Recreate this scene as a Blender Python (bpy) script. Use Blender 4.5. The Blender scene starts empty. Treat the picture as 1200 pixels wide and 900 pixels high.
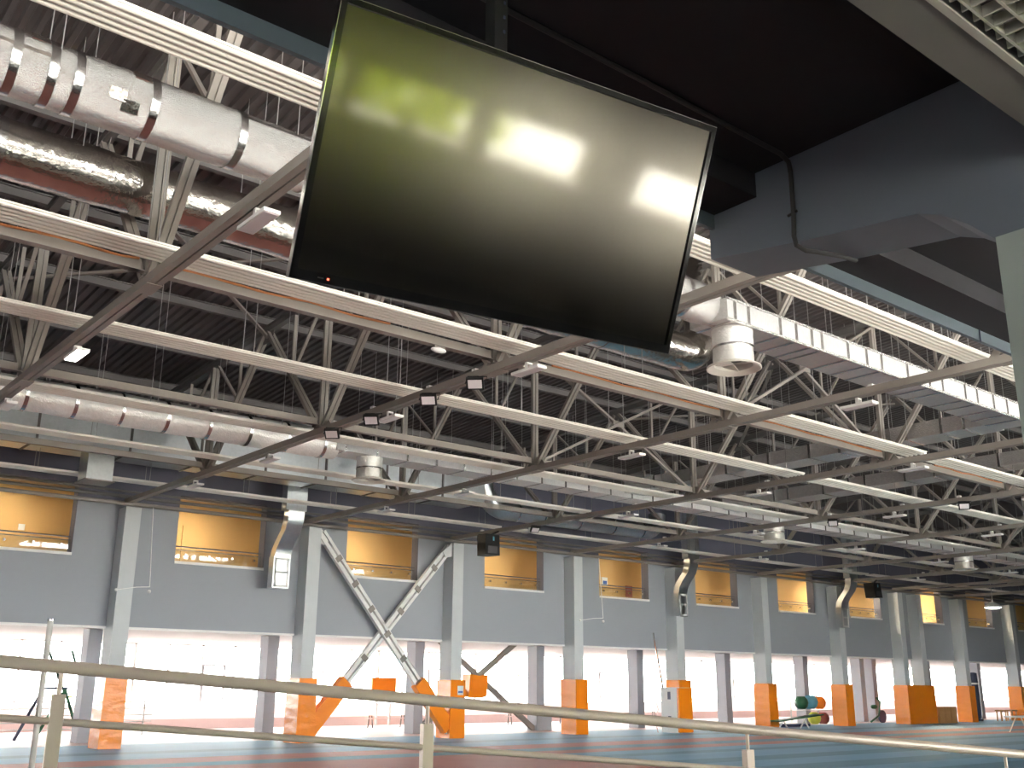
import bpy, math, random
from mathutils import Vector
random.seed(7)
C = bpy.context.scene.collection
E = 1.79                      # eye height above the hall floor: shapes below are written relative to the eye, E lifts them

# ------------------------------------------------------------------ camera, sky, exposure
cam_d = bpy.data.cameras.new('camera')
cam_d.sensor_width = 36.0
cam_d.lens = 36.15
cam_d.clip_start = 0.05
cam_d.clip_end = 500
cam = bpy.data.objects.new('camera', cam_d)
C.objects.link(cam)
YAW, PITCH, ROLL = 0.68391693, 0.28508496, 0.00804124
from mathutils import Matrix
_f = Vector((math.sin(YAW)*math.cos(PITCH), math.cos(YAW)*math.cos(PITCH), math.sin(PITCH)))
_r0 = Vector((math.cos(YAW), -math.sin(YAW), 0)); _u0 = _r0.cross(_f)
_r = math.cos(ROLL)*_r0 + math.sin(ROLL)*_u0
_u = -math.sin(ROLL)*_r0 + math.cos(ROLL)*_u0
cam.matrix_world = Matrix(((_r.x, _u.x, -_f.x, 0), (_r.y, _u.y, -_f.y, 0), (_r.z, _u.z, -_f.z, E), (0, 0, 0, 1)))
bpy.context.scene.camera = cam

W = bpy.data.worlds.new('overcast_sky'); bpy.context.scene.world = W
W.use_nodes = True
_b = W.node_tree.nodes['Background']
_b.inputs[0].default_value = (1.0, 0.985, 0.965, 1)
_b.inputs[1].default_value = 9.5
sun_d = bpy.data.lights.new('sun', 'SUN'); sun_d.energy = 62; sun_d.angle = 0.01; sun_d.color = (1, 0.95, 0.87)
sun = bpy.data.objects.new('sun', sun_d); C.objects.link(sun); sun.location = (0, -40, 30)
sun.rotation_euler = (math.radians(90-28.5), 0, math.radians(-6))      # low sun from behind the viewer's building
vs = bpy.context.scene.view_settings
vs.view_transform = 'Standard'; vs.look = 'None'; vs.gamma = 1.0; vs.exposure = 1.2; vs.use_curve_mapping = False

# ------------------------------------------------------------------ materials
def mat(name, col, rough=0.6, metal=0.0, var=0.06, scale=3.0, bump=0.0, bscale=40.0, spec=0.5, stretch=None, bdist=0.02):
    m = bpy.data.materials.new(name); m.use_nodes = True
    nt = m.node_tree; b = nt.nodes['Principled BSDF']
    b.inputs['Roughness'].default_value = rough; b.inputs['Metallic'].default_value = metal
    b.inputs['Specular IOR Level'].default_value = spec
    tc = nt.nodes.new('ShaderNodeTexCoord')
    src = tc.outputs['Object']
    if stretch:
        mp = nt.nodes.new('ShaderNodeMapping'); mp.inputs['Scale'].default_value = stretch
        nt.links.new(src, mp.inputs[0]); src = mp.outputs[0]
    n = nt.nodes.new('ShaderNodeTexNoise'); n.inputs['Scale'].default_value = scale; n.inputs['Detail'].default_value = 4
    nt.links.new(src, n.inputs['Vector'])
    r = nt.nodes.new('ShaderNodeMapRange')
    r.inputs[3].default_value = 1-var; r.inputs[4].default_value = 1+var
    nt.links.new(n.outputs[0], r.inputs[0])
    x = nt.nodes.new('ShaderNodeVectorMath'); x.operation = 'SCALE'
    x.inputs[0].default_value = col
    nt.links.new(r.outputs[0], x.inputs['Scale'])
    nt.links.new(x.outputs[0], b.inputs['Base Color'])
    if bump:
        n2 = nt.nodes.new('ShaderNodeTexNoise'); n2.inputs['Scale'].default_value = bscale; n2.inputs['Detail'].default_value = 3
        nt.links.new(src, n2.inputs['Vector'])
        bp = nt.nodes.new('ShaderNodeBump'); bp.inputs['Strength'].default_value = bump; bp.inputs['Distance'].default_value = bdist
        nt.links.new(n2.outputs[0], bp.inputs['Height']); nt.links.new(bp.outputs[0], b.inputs['Normal'])
    return m
def emit(name, col, s):
    m = bpy.data.materials.new(name); m.use_nodes = True
    b = m.node_tree.nodes['Principled BSDF']
    b.inputs['Base Color'].default_value = (*col, 1)
    b.inputs['Emission Color'].default_value = (*col, 1); b.inputs['Emission Strength'].default_value = s
    return m
def glass(name, k=0.12):
    m = bpy.data.materials.new(name); m.use_nodes = True; nt = m.node_tree
    for n in list(nt.nodes): nt.nodes.remove(n)
    o = nt.nodes.new('ShaderNodeOutputMaterial'); mx = nt.nodes.new('ShaderNodeMixShader')
    t = nt.nodes.new('ShaderNodeBsdfTransparent'); g = nt.nodes.new('ShaderNodeBsdfGlossy')
    g.inputs['Roughness'].default_value = 0.02; t.inputs[0].default_value = (0.95, 0.97, 0.96, 1)
    mx.inputs[0].default_value = k
    nt.links.new(t.outputs[0], mx.inputs[1]); nt.links.new(g.outputs[0], mx.inputs[2]); nt.links.new(mx.outputs[0], o.inputs[0])
    return m
M = {}
M['truss'] = mat('truss_paint', (0.255, 0.225, 0.20), 0.5, var=0.08)
M['purlin'] = mat('purlin_paint', (0.155, 0.142, 0.137), 0.6, var=0.1)
M['deck'] = mat('deck_steel', (0.11, 0.096, 0.096), 0.6, var=0.15, scale=1.0)
M['heater'] = mat('heater_enamel', (0.70, 0.665, 0.60), 0.4, var=0.03)
M['strut'] = mat('strut_paint', (0.26, 0.23, 0.205), 0.5, var=0.06)
M['foil'] = mat('embossed_foil', (0.70, 0.675, 0.65), 0.24, 1.0, 0.4, 80, 0.8, 80, bdist=0.03)
M['foil2'] = mat('smooth_foil', (0.66, 0.62, 0.57), 0.16, 1.0, 0.2, 5, 0.8, 8)
M['band'] = mat('foil_tape', (0.55, 0.54, 0.53), 0.2, 1.0, 0.1, 6, 0.2, 20)
M['outlet'] = mat('outlet_foil', (0.78, 0.755, 0.72), 0.4, 0.45, 0.15, 9, 0.6, 25)
M['ribfoil'] = mat('ribbed_foil', (0.66, 0.64, 0.63), 0.36, 1.0, 0.2, 12, 0.8, 30, stretch=(6, 1, 1))
M['galv'] = mat('galvanised_steel', (0.62, 0.64, 0.65), 0.3, 1.0, 0.12, 12)
M['wire'] = mat('hanger_wire', (0.35, 0.34, 0.33), 0.4, 0.6)
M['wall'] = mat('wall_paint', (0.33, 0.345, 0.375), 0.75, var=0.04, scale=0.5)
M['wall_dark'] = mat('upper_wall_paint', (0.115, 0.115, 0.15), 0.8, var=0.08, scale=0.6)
M['column'] = mat('column_paint', (0.56, 0.58, 0.59), 0.7, var=0.03)
M['column2'] = mat('rear_column_paint', (0.42, 0.43, 0.47), 0.7, var=0.03)
M['near_column'] = mat('near_column_paint', (0.46, 0.52, 0.49), 0.8, var=0.03)
M['beam'] = mat('beam_paint', (0.18, 0.205, 0.25), 0.75, var=0.05, scale=1.2)
M['beam_light'] = M['beam']
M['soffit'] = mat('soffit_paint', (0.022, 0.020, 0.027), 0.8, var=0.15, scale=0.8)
M['fascia'] = mat('fascia_paint', (0.115, 0.15, 0.185), 0.5, var=0.05)
M['bulkhead'] = mat('bulkhead_paint', (0.23, 0.22, 0.21), 0.8, var=0.05)
M['grille'] = mat('grille_enamel', (0.60, 0.58, 0.52), 0.4, var=0.03)
M['white'] = mat('white_enamel', (0.78, 0.77, 0.75), 0.5, var=0.02)
M['plain'] = mat('light_plaster', (0.70, 0.68, 0.67), 0.8, var=0.03)
M['rear_wall'] = mat('rear_wall_paint', (0.34, 0.30, 0.25), 0.8, var=0.05)
M['black'] = mat('black_plastic', (0.010, 0.010, 0.011), 0.55, var=0.05)
M['black_gloss'] = mat('gloss_black_plastic', (0.006, 0.006, 0.007), 0.12, var=0.05)
M['chrome'] = mat('chrome', (0.75, 0.75, 0.76), 0.12, 1.0)
M['steel'] = mat('brushed_steel', (0.86, 0.73, 0.62), 0.42, 0.2, 0.04, 2, 0.05, 60)
M['orange'] = mat('orange_vinyl', (0.92, 0.245, 0.006), 0.28, 0, 0.06, 2, 0.5, 5, stretch=(1, 1, 2.2))
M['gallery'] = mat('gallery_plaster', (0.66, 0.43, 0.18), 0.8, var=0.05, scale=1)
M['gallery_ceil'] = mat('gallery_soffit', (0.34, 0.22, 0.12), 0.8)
M['door'] = mat('pale_door', (0.78, 0.62, 0.36), 0.5, var=0.04)
M['glass'] = glass('clear_glass', 0.1)
M['red_led'] = emit('red_indicator', (1, 0.06, 0.03), 4)
M['lamp'] = emit('lamp_lens', (1, 0.98, 0.92), 9)
M['warm_lamp'] = emit('gallery_lamp', (1, 0.83, 0.55), 14)
M['lens'] = mat('lens_off', (0.60, 0.55, 0.56), 0.3, var=0.03)
M['pink'] = mat('pink_track', (0.80, 0.60, 0.58), 0.7, var=0.05)
M['undercroft'] = mat('undercroft_floor', (0.66, 0.52, 0.50), 0.5, var=0.06, scale=1)
M['red'] = mat('red_floor', (0.42, 0.13, 0.11), 0.6, var=0.06, scale=2)
M['wood'] = mat('pale_wood', (0.58, 0.30, 0.12), 0.5, var=0.12, scale=6)
M['green'] = mat('dark_green_frame', (0.02, 0.12, 0.05), 0.4)
M['yellow'] = mat('yellow_green', (0.55, 0.55, 0.06), 0.4)
M['teal'] = mat('teal_ball', (0.10, 0.30, 0.40), 0.4, var=0.3, scale=6)
M['orange_cable'] = mat('orange_cable', (0.46, 0.17, 0.06), 0.5)
M['cable'] = mat('grey_cable', (0.05, 0.048, 0.05), 0.6)
M['leaf'] = mat('tree_leaves', (0.50, 0.58, 0.10), 0.6, var=0.5, scale=3)
M['bark'] = mat('bark', (0.1, 0.07, 0.05), 0.9)
M['pave'] = mat('paving', (0.6, 0.58, 0.56), 0.8, var=0.06)
M['pave_rear'] = mat('pale_concrete', (0.84, 0.82, 0.79), 0.8, var=0.05)
M['sign'] = mat('sign_face', (0.75, 0.78, 0.80), 0.5)
M['blue'] = mat('sign_blue', (0.05, 0.12, 0.40), 0.5)
M['ink'] = mat('dark_ink', (0.04, 0.05, 0.10), 0.5)
M['rubber'] = mat('dark_floor', (0.07, 0.07, 0.075), 0.7)

def leaf_mat(m):
    nt = m.node_tree; b = nt.nodes['Principled BSDF']; out = nt.nodes['Material Output']
    t = nt.nodes.new('ShaderNodeBsdfTranslucent'); t.inputs[0].default_value = (0.52, 0.62, 0.06, 1)
    mx = nt.nodes.new('ShaderNodeMixShader'); mx.inputs[0].default_value = 0.5
    nt.links.new(b.outputs[0], mx.inputs[1]); nt.links.new(t.outputs[0], mx.inputs[2]); nt.links.new(mx.outputs[0], out.inputs[0])
leaf_mat(M['leaf'])
def screen_mat():
    m = bpy.data.materials.new('screen_panel'); m.use_nodes = True; nt = m.node_tree
    out = nt.nodes['Material Output']; nt.nodes.remove(nt.nodes['Principled BSDF'])
    d = nt.nodes.new('ShaderNodeBsdfDiffuse'); d.inputs[0].default_value = (0.004, 0.004, 0.0045, 1)
    g1 = nt.nodes.new('ShaderNodeBsdfAnisotropic'); g1.distribution = 'BECKMANN'; g1.inputs['Color'].default_value = (0.072, 0.066, 0.056, 1); g1.inputs['Roughness'].default_value = 0.21
    g2 = nt.nodes.new('ShaderNodeBsdfAnisotropic'); g2.distribution = 'BECKMANN'; g2.inputs['Color'].default_value = (0.034, 0.033, 0.032, 1); g2.inputs['Roughness'].default_value = 0.07
    a1 = nt.nodes.new('ShaderNodeAddShader'); a2 = nt.nodes.new('ShaderNodeAddShader')
    nt.links.new(d.outputs[0], a1.inputs[0]); nt.links.new(g1.outputs[0], a1.inputs[1])
    nt.links.new(a1.outputs[0], a2.inputs[0]); nt.links.new(g2.outputs[0], a2.inputs[1]); nt.links.new(a2.outputs[0], out.inputs[0])
    return m
M['screen'] = screen_mat()

def floor_mat():
    m = bpy.data.materials.new('sports_floor'); m.use_nodes = True; nt = m.node_tree
    b = nt.nodes['Principled BSDF']; b.inputs['Roughness'].default_value = 0.55
    tc = nt.nodes.new('ShaderNodeTexCoord'); sp = nt.nodes.new('ShaderNodeSeparateXYZ')
    nt.links.new(tc.outputs['Object'], sp.inputs[0])
    mr = nt.nodes.new('ShaderNodeMapRange'); mr.inputs[1].default_value = 0; mr.inputs[2].default_value = 40
    nt.links.new(sp.outputs[1], mr.inputs[0])
    r = nt.nodes.new('ShaderNodeValToRGB'); r.color_ramp.interpolation = 'CONSTANT'
    blue, dark, red = (0.22, 0.43, 0.60, 1), (0.14, 0.30, 0.43, 1), (0.52, 0.225, 0.205, 1)
    stops = [(0, dark), (9, blue), (10.2, dark), (11.3, blue), (12.5, dark), (13.6, blue), (15.0, dark), (16.1, blue), (17.6, dark), (18.6, blue),
             (20.4, dark), (21.2, blue), (22.3, red), (23.4, dark), (24.5, red), (26.1, blue), (28.0, dark), (29.0, blue), (30.4, blue)]
    el = r.color_ramp.elements
    while len(el) < len(stops): el.new(0.5)
    for e, (y, c) in zip(el, stops):
        e.position = y/40.0
    for e, (y, c) in zip(el, stops): e.color = c
    nt.links.new(mr.outputs[0], r.inputs[0])
    # the infield: plain red inside the bend
    lx = nt.nodes.new('ShaderNodeMath'); lx.operation = 'LESS_THAN'; lx.inputs[1].default_value = 19.3
    nt.links.new(sp.outputs[0], lx.inputs[0])
    ly = nt.nodes.new('ShaderNodeMath'); ly.operation = 'LESS_THAN'; ly.inputs[1].default_value = 23.2
    nt.links.new(sp.outputs[1], ly.inputs[0])
    an = nt.nodes.new('ShaderNodeMath'); an.operation = 'MULTIPLY'
    nt.links.new(lx.outputs[0], an.inputs[0]); nt.links.new(ly.outputs[0], an.inputs[1])
    mx = nt.nodes.new('ShaderNodeMix'); mx.data_type = 'RGBA'
    nt.links.new(an.outputs[0], mx.inputs[0]); nt.links.new(r.outputs[0], mx.inputs[6]); mx.inputs[7].default_value = red
    n = nt.nodes.new('ShaderNodeTexNoise'); n.inputs['Scale'].default_value = 1.5; n.inputs['Detail'].default_value = 5
    nt.links.new(tc.outputs['Object'], n.inputs['Vector'])
    r2 = nt.nodes.new('ShaderNodeMapRange'); r2.inputs[3].default_value = 0.88; r2.inputs[4].default_value = 1.12
    nt.links.new(n.outputs[0], r2.inputs[0])
    sc = nt.nodes.new('ShaderNodeVectorMath'); sc.operation = 'SCALE'
    nt.links.new(mx.outputs[2], sc.inputs[0]); nt.links.new(r2.outputs[0], sc.inputs['Scale'])
    nt.links.new(sc.outputs[0], b.inputs['Base Color'])
    return m
M['floor'] = floor_mat()

# ------------------------------------------------------------------ mesh helpers
WLOC = {}
class MB:
    def __init__(s): s.v, s.f = [], []
    def add(s, vs, fs):
        o = len(s.v); s.v += [tuple(v) for v in vs]; s.f += [tuple(i+o for i in f) for f in fs]; return s
    def box(s, a, b):
        x0, y0, z0 = (min(a[i], b[i]) for i in range(3)); x1, y1, z1 = (max(a[i], b[i]) for i in range(3))
        return s.add([(x0,y0,z0),(x1,y0,z0),(x1,y1,z0),(x0,y1,z0),(x0,y0,z1),(x1,y0,z1),(x1,y1,z1),(x0,y1,z1)],
                     [(0,3,2,1),(4,5,6,7),(0,1,5,4),(1,2,6,5),(2,3,7,6),(3,0,4,7)])
    def prism(s, prof, p0, p1, up=(0,0,1)):
        p0, p1 = Vector(p0), Vector(p1); d = (p1-p0).normalized(); up = Vector(up)
        side = d.cross(up).normalized(); up = side.cross(d)
        n = len(prof)
        vs = [p0+side*a+up*b for a, b in prof] + [p1+side*a+up*b for a, b in prof]
        fs = [(i, (i+1) % n, n+(i+1) % n, n+i) for i in range(n)] + [tuple(range(n))[::-1], tuple(range(n, 2*n))]
        return s.add(vs, fs)
    def poly(s, pts, off):
        """extrude a planar polygon by the vector off"""
        n = len(pts); off = Vector(off); pts = [Vector(p) for p in pts]
        return s.add(pts+[p+off for p in pts], [(i, (i+1) % n, n+(i+1) % n, n+i) for i in range(n)] + [tuple(range(n))[::-1], tuple(range(n, 2*n))])
    def bar(s, p0, p1, w, h, up=(0,0,1)):
        return s.prism([(-w/2,-h/2),(w/2,-h/2),(w/2,h/2),(-w/2,h/2)], p0, p1, up)
    def tube(s, pts, r, n=10, caps=True):
        pts = [Vector(p) for p in pts]; rs = r if isinstance(r, (list, tuple)) else [r]*len(pts)
        o = len(s.v); prev = None
        for i, p in enumerate(pts):
            d = (pts[min(i+1, len(pts)-1)]-pts[max(i-1, 0)]).normalized()
            if prev is None:
                a = Vector((0,0,1)) if abs(d.z) < 0.9 else Vector((0,1,0))
                u = d.cross(a).normalized()
            else:
                u = (prev-d*prev.dot(d)).normalized()
            prev = u; w = d.cross(u)
            for k in range(n):
                t = 2*math.pi*k/n
                s.v.append(tuple(p+(u*math.cos(t)+w*math.sin(t))*rs[i]))
        for i in range(len(pts)-1):
            for k in range(n):
                a, b = o+i*n+k, o+i*n+(k+1) % n
                s.f.append((a, b, b+n, a+n))
        if caps:
            s.f.append(tuple(range(o, o+n))[::-1]); e = o+(len(pts)-1)*n; s.f.append(tuple(range(e, e+n)))
        return s
    def lathe(s, prof, c, n=20, closed=False):
        o = len(s.v)
        for r, z in prof:
            for k in range(n):
                t = 2*math.pi*k/n; s.v.append((c[0]+r*math.cos(t), c[1]+r*math.sin(t), c[2]+z))
        for i in range(len(prof)-1):
            for k in range(n):
                a, b = o+i*n+k, o+i*n+(k+1) % n
                s.f.append((a, b, b+n, a+n))
        if closed:
            s.f.append(tuple(range(o, o+n))[::-1]); e = o+(len(prof)-1)*n; s.f.append(tuple(range(e, e+n)))
        return s
    def ball(s, c, r, n=10, sq=(1,1,1)):
        prof = [(r*math.sin(math.pi*i/6), -r*math.cos(math.pi*i/6)) for i in range(1, 6)]
        o = len(s.v); s.lathe(prof, (0,0,0), n, True)
        s.v[o:] = [(c[0]+x*sq[0], c[1]+y*sq[1], c[2]+z*sq[2]) for x, y, z in s.v[o:]]
        return s
def mesh_of(mb, name, m, off=(0,0,0), smooth=False):
    me = bpy.data.meshes.new(name)
    me.from_pydata([(x-off[0], y-off[1], z-off[2]) for x, y, z in mb.v], [], mb.f)
    me.materials.append(m)
    if smooth:
        me.polygons.foreach_set('use_smooth', [True]*len(me.polygons))
        me.set_sharp_from_angle(angle=math.radians(40))
    me.update()
    return me
def obj(name, mb, m, parent=None, smooth=False, label=None):
    """one mesh object; vertices are given in eye-relative coordinates of the place"""
    off = WLOC[parent.name] if parent else (0, 0, 0)
    if parent is None:
        zs = [v[2] for v in mb.v]; xs = [v[0] for v in mb.v]; ys = [v[1] for v in mb.v]
        off = ((min(xs)+max(xs))/2, (min(ys)+max(ys))/2, min(zs))
    o = bpy.data.objects.new(name, mesh_of(mb, name, m, off, smooth)); C.objects.link(o)
    if parent: o.parent = parent; WLOC[o.name] = off
    else: o.location = (off[0], off[1], off[2]+E); WLOC[o.name] = off
    if label: o['label'] = label
    return o
def inst(src, parent=None, d=(0,0,0)):
    """a copy of one part sharing its mesh, shifted by d within its parent"""
    o = src.copy(); C.objects.link(o)
    if parent: o.parent = parent; WLOC[o.name] = WLOC[parent.name]
    o.location = src.location+Vector(d)
    return o
def tag(o, label, cat, group=None):
    o['label'] = label; o['category'] = cat
    if group: o['group'] = group
    return o
def thing(name, loc, label, cat, group=None):
    o = bpy.data.objects.new(name, None); C.objects.link(o)
    o.empty_display_size = 0.1
    o.location = (loc[0], loc[1], loc[2]+E); WLOC[o.name] = tuple(loc)
    return tag(o, label, cat, group)
def struct(name, mb, m, parent=None, smooth=False, label=None):
    o = obj(name, mb, m, parent, smooth, label)
    if parent is None: o['kind'] = 'structure'
    return o
def dup(root, d, label, group=None):
    r = root.copy(); C.objects.link(r); r.location = root.location+Vector(d)
    L = WLOC[root.name]; WLOC[r.name] = (L[0]+d[0], L[1]+d[1], L[2]+d[2])
    r['label'] = label
    if group: r['group'] = group
    for ch in root.children:
        c = ch.copy(); C.objects.link(c); c.parent = r; WLOC[c.name] = WLOC[r.name]
        for g in ch.children:
            k = g.copy(); C.objects.link(k); k.parent = c; WLOC[k.name] = WLOC[r.name]
    return r
ORD = ['first','second','third','fourth','fifth','sixth','seventh','eighth','ninth','tenth','eleventh','twelfth','thirteenth','fourteenth']

# ------------------------------------------------------------------ main dimensions (relative to the eye)
FL = -1.79
XL, XR = -12.0, 100.0
COLX = [4.3, 10.28, 16.34, 22.26, 28.22, 34.18, 40.18, 46.28, 51.95, 53.85, 58.4, 64.6]     # near edge of each far-wall column
TRX = [4.4, 10.4, 16.4, 22.4, 28.4, 34.4, 40.4, 46.4, 52.1, 54.1, 58.6, 64.8]
def ztop(y): return 8.75-0.06*(y-13)          # underside of the top chords
CH = 5.12                                       # underside of the bottom chords

# ------------------------------------------------------------------ setting: floors, walls, roof
struct('floor', MB().box((XL, -6.2, FL-0.2), (XR, 32.6, FL)), M['floor'])
# the object coordinates of the floor material start at the object's centre: shift them back to the place
_fo = bpy.data.objects['floor']
_me = _fo.data
for v in _me.vertices:
    v.co.x += WLOC['floor'][0]; v.co.y += WLOC['floor'][1]
_fo.location.x = 0; _fo.location.y = 0
struct('floor_near_added', MB().box((XL, -6.0, FL), (XR, 4.8, FL+0.006)), M['rubber'])  # unseen dark sheet added to cut red bounce and darken the screen's reflection
struct('floor_undercroft', MB().box((XL, 32.6, FL-0.2), (XR, 47.0, FL-0.004)), M['undercroft'])
struct('ground', MB().box((-60, 47.0, FL-0.4), (130, 110, FL-0.1)), M['pave'])
struct('ground_rear', MB().box((-60, -80, FL-0.4), (130, -6.2, FL-0.1)), M['pave_rear'])

WY = 31.2
OPEN = [(12.12+6.02*(k-1), 15.08+6.02*(k-1)) for k in range(0, 8)]+[(54.85, 57.6), (60.5, 63.5), (66.6, 69.5)]
OPEN = [(a, b) if i < 8 else (a, b) for i, (a, b) in enumerate(OPEN)]
S0, S1 = 3.56, 5.62
mb = MB(); x = XL
for a, b in OPEN:
    mb.box((x, WY, 1.56), (a, WY+0.35, 5.12)); mb.box((a, WY, 1.56), (b, WY+0.35, S0)); x = b
mb.box((x, WY, 1.56), (XR, WY+0.35, 5.12))
struct('wall_far', mb, M['wall'])
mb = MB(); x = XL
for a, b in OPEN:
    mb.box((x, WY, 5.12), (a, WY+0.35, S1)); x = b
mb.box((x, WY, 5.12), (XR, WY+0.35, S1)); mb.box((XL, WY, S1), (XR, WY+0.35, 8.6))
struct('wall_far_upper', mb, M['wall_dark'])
struct('trim_1', MB().box((XL, WY-0.03, 1.50), (XR, WY+0.38, 1.56)), M['white'])
struct('wall_left', MB().box((XL-0.3, -6.2, FL), (XL, 47, 10.5)), M['wall'])
struct('wall_right', MB().box((XR, -6.2, FL), (XR+0.3, 47, 10.5)), M['wall'])
# corrugated roof deck: ribs run down the slope
mb = MB(); P = 0.22; xs = []
x = XL-0.2
while x < XR:
    xs += [(x, 0.0), (x+0.08, 0.0), (x+0.11, 0.06), (x+0.19, 0.06)]; x += P
def dz(y): return ztop(y)+0.2+0.22
n = len(xs); Y0, Y1 = -6.4, 33.0
mb.v = [(a, Y0, dz(Y0)+b) for a, b in xs]+[(a, Y1, dz(Y1)+b) for a, b in xs]
mb.f = [(i, i+1, n+i+1, n+i) for i in range(n-1)]
struct('ceiling', mb, M['deck'])
struct('roof_slab', MB().poly([(XL-0.3, Y0, dz(Y0)+0.1), (XL-0.3, Y1+15, dz(Y1+15)+0.1), (XL-0.3, Y1+15, dz(Y1+15)+0.3), (XL-0.3, Y0, dz(Y0)+0.3)], (XR-XL+0.6, 0, 0)), M['deck'])

# near side: rear wall with a ribbon of small windows below and tall gallery windows above
RY = -6.0
RW = [(1.2, 2.88), (3.02, 4.46), (4.72, 6.0), (6.76, 8.3), (8.6, 10.1), (10.5, 12.0)]
mb = MB()
mb.box((-6.9, RY-0.3, FL), (13.0, RY, -0.16)); mb.box((-6.9, RY-0.3, 0.36), (13.0, RY, 2.4)); mb.box((XL, RY-0.3, FL), (-6.9, RY, -0.6)); mb.box((XL, RY-0.3, 2.4), (XR, RY, 5.4)); mb.box((XL, RY-0.3, 8.6), (XR, RY, 10.4)); mb.box((42.0, RY-0.3, 5.4), (XR, RY, 8.6)); mb.box((30.7, RY-0.3, FL+0.4), (XR, RY, 2.4))
mb.box((13.0, RY-0.3, FL), (XR, RY, FL+0.4))
x = -6.9
for a, b in RW:
    mb.box((x, RY-0.3, -0.16), (a, RY, 0.36)); x = b
mb.box((x, RY-0.3, -0.16), (13.0, RY, 0.36))
struct('wall_rear', mb, M['rear_wall'])
for i, (a, b) in enumerate(RW):
    w = struct('window_%d' % (30+i), MB().box((a-0.05, RY-0.02, -0.24), (b+0.05, RY+0.06, -0.16)), M['white'])
    obj('glass_pane', MB().box((a, RY-0.2, -0.16), (b, RY-0.19, 0.36)), M['glass'], w)
for i, (a, b) in enumerate([(XL, -6.9)]+[(13+5.9*k, 13+5.9*(k+1)) for k in range(3)]):  # unseen large windows, added to bring daylight in under the mezzanine
    w = struct('window_%d' % (100+i), MB().box((a, RY-0.25, FL+0.4 if i else -0.6), (a+0.15, RY-0.05, 2.4)).box((a, RY-0.25, 0.6), (b, RY-0.1, 0.68)), M['white'])
    obj('glass_pane', MB().box((a+0.15, RY-0.18, FL+0.4 if i else -0.6), (b, RY-0.17, 2.4)), M['glass'], w)
for i in range(9):
    a = XL+6*i
    w = struct('window_%d' % (40+i), MB().box((a, RY-0.25, 5.4), (a+0.15, RY-0.05, 8.6)).box((a, RY-0.25, 7.0), (a+6, RY-0.1, 7.08)), M['white'])
    obj('glass_pane', MB().box((a+0.15, RY-0.18, 5.4), (a+6, RY-0.17, 8.6)), M['glass'], w)

# upper gallery behind the far wall
GZ = 3.5
struct('floor_gallery', MB().box((XL, WY+0.35, GZ-1.9), (XR, 46.0, GZ)), M['plain'])
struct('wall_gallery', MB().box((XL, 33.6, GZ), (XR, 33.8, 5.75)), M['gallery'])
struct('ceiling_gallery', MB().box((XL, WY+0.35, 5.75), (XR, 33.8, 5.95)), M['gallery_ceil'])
for i, (a, b) in enumerate(OPEN):
    w = struct('window_%d' % (i+1), MB().box((a, WY-0.05, S0-0.05), (b, WY+0.38, S0+0.03)), M['white'])
    obj('glass_pane', MB().box((a, WY+0.15, S0+0.03), (b, WY+0.162, S0+0.42)), M['glass'], w)
    obj('handrail', MB().tube([(a, WY+0.2, S0+0.50), (b, WY+0.2, S0+0.50)], 0.022, 8), M['chrome'], w, True)
    obj('handrail', MB().tube([(a, WY+0.2, S0+0.40), (b, WY+0.2, S0+0.40)], 0.014, 8), M['chrome'], w, True)
    obj('reveal', MB().box((b-0.015, WY-0.004, S0+0.03), (b-0.002, WY+0.40, S1)), M['wall_dark'], w)
    for k in range(4):
        xx = a+0.35+k*(b-a-0.5)/3.2
        obj('glass_clamp', MB().box((xx, WY+0.1, S0+0.22), (xx+0.06, WY+0.2, S0+0.29)), M['chrome'], w)
    if i in (1, 2, 4, 6, 7):
        for k in range(2):
            obj('door_leaf', MB().box((a+0.15+0.95*k, 33.55, GZ), (a+1.05+0.95*k, 33.6, GZ+1.55)), M['gallery'] if i != 4 else M['door'], w)
    obj('ceiling_lamp', MB().box((a+0.3, 32.2, 5.70), (a+1.6, 32.35, 5.75)), M['lens'], w)
    pw = {7: 150, 8: 420, 9: 12, 10: 8}.get(i, 30)
    ld = bpy.data.lights.new('gallery_lamp', 'AREA'); ld.shape = 'RECTANGLE'; ld.size = 1.3; ld.size_y = 0.15; ld.energy = pw; ld.color = (1, 0.84, 0.58)
    lo = bpy.data.objects.new('gallery_lamp', ld); C.objects.link(lo); lo.location = (a+(3.3 if i == 8 else 0.95), 32.27, 5.69+E)

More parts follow.
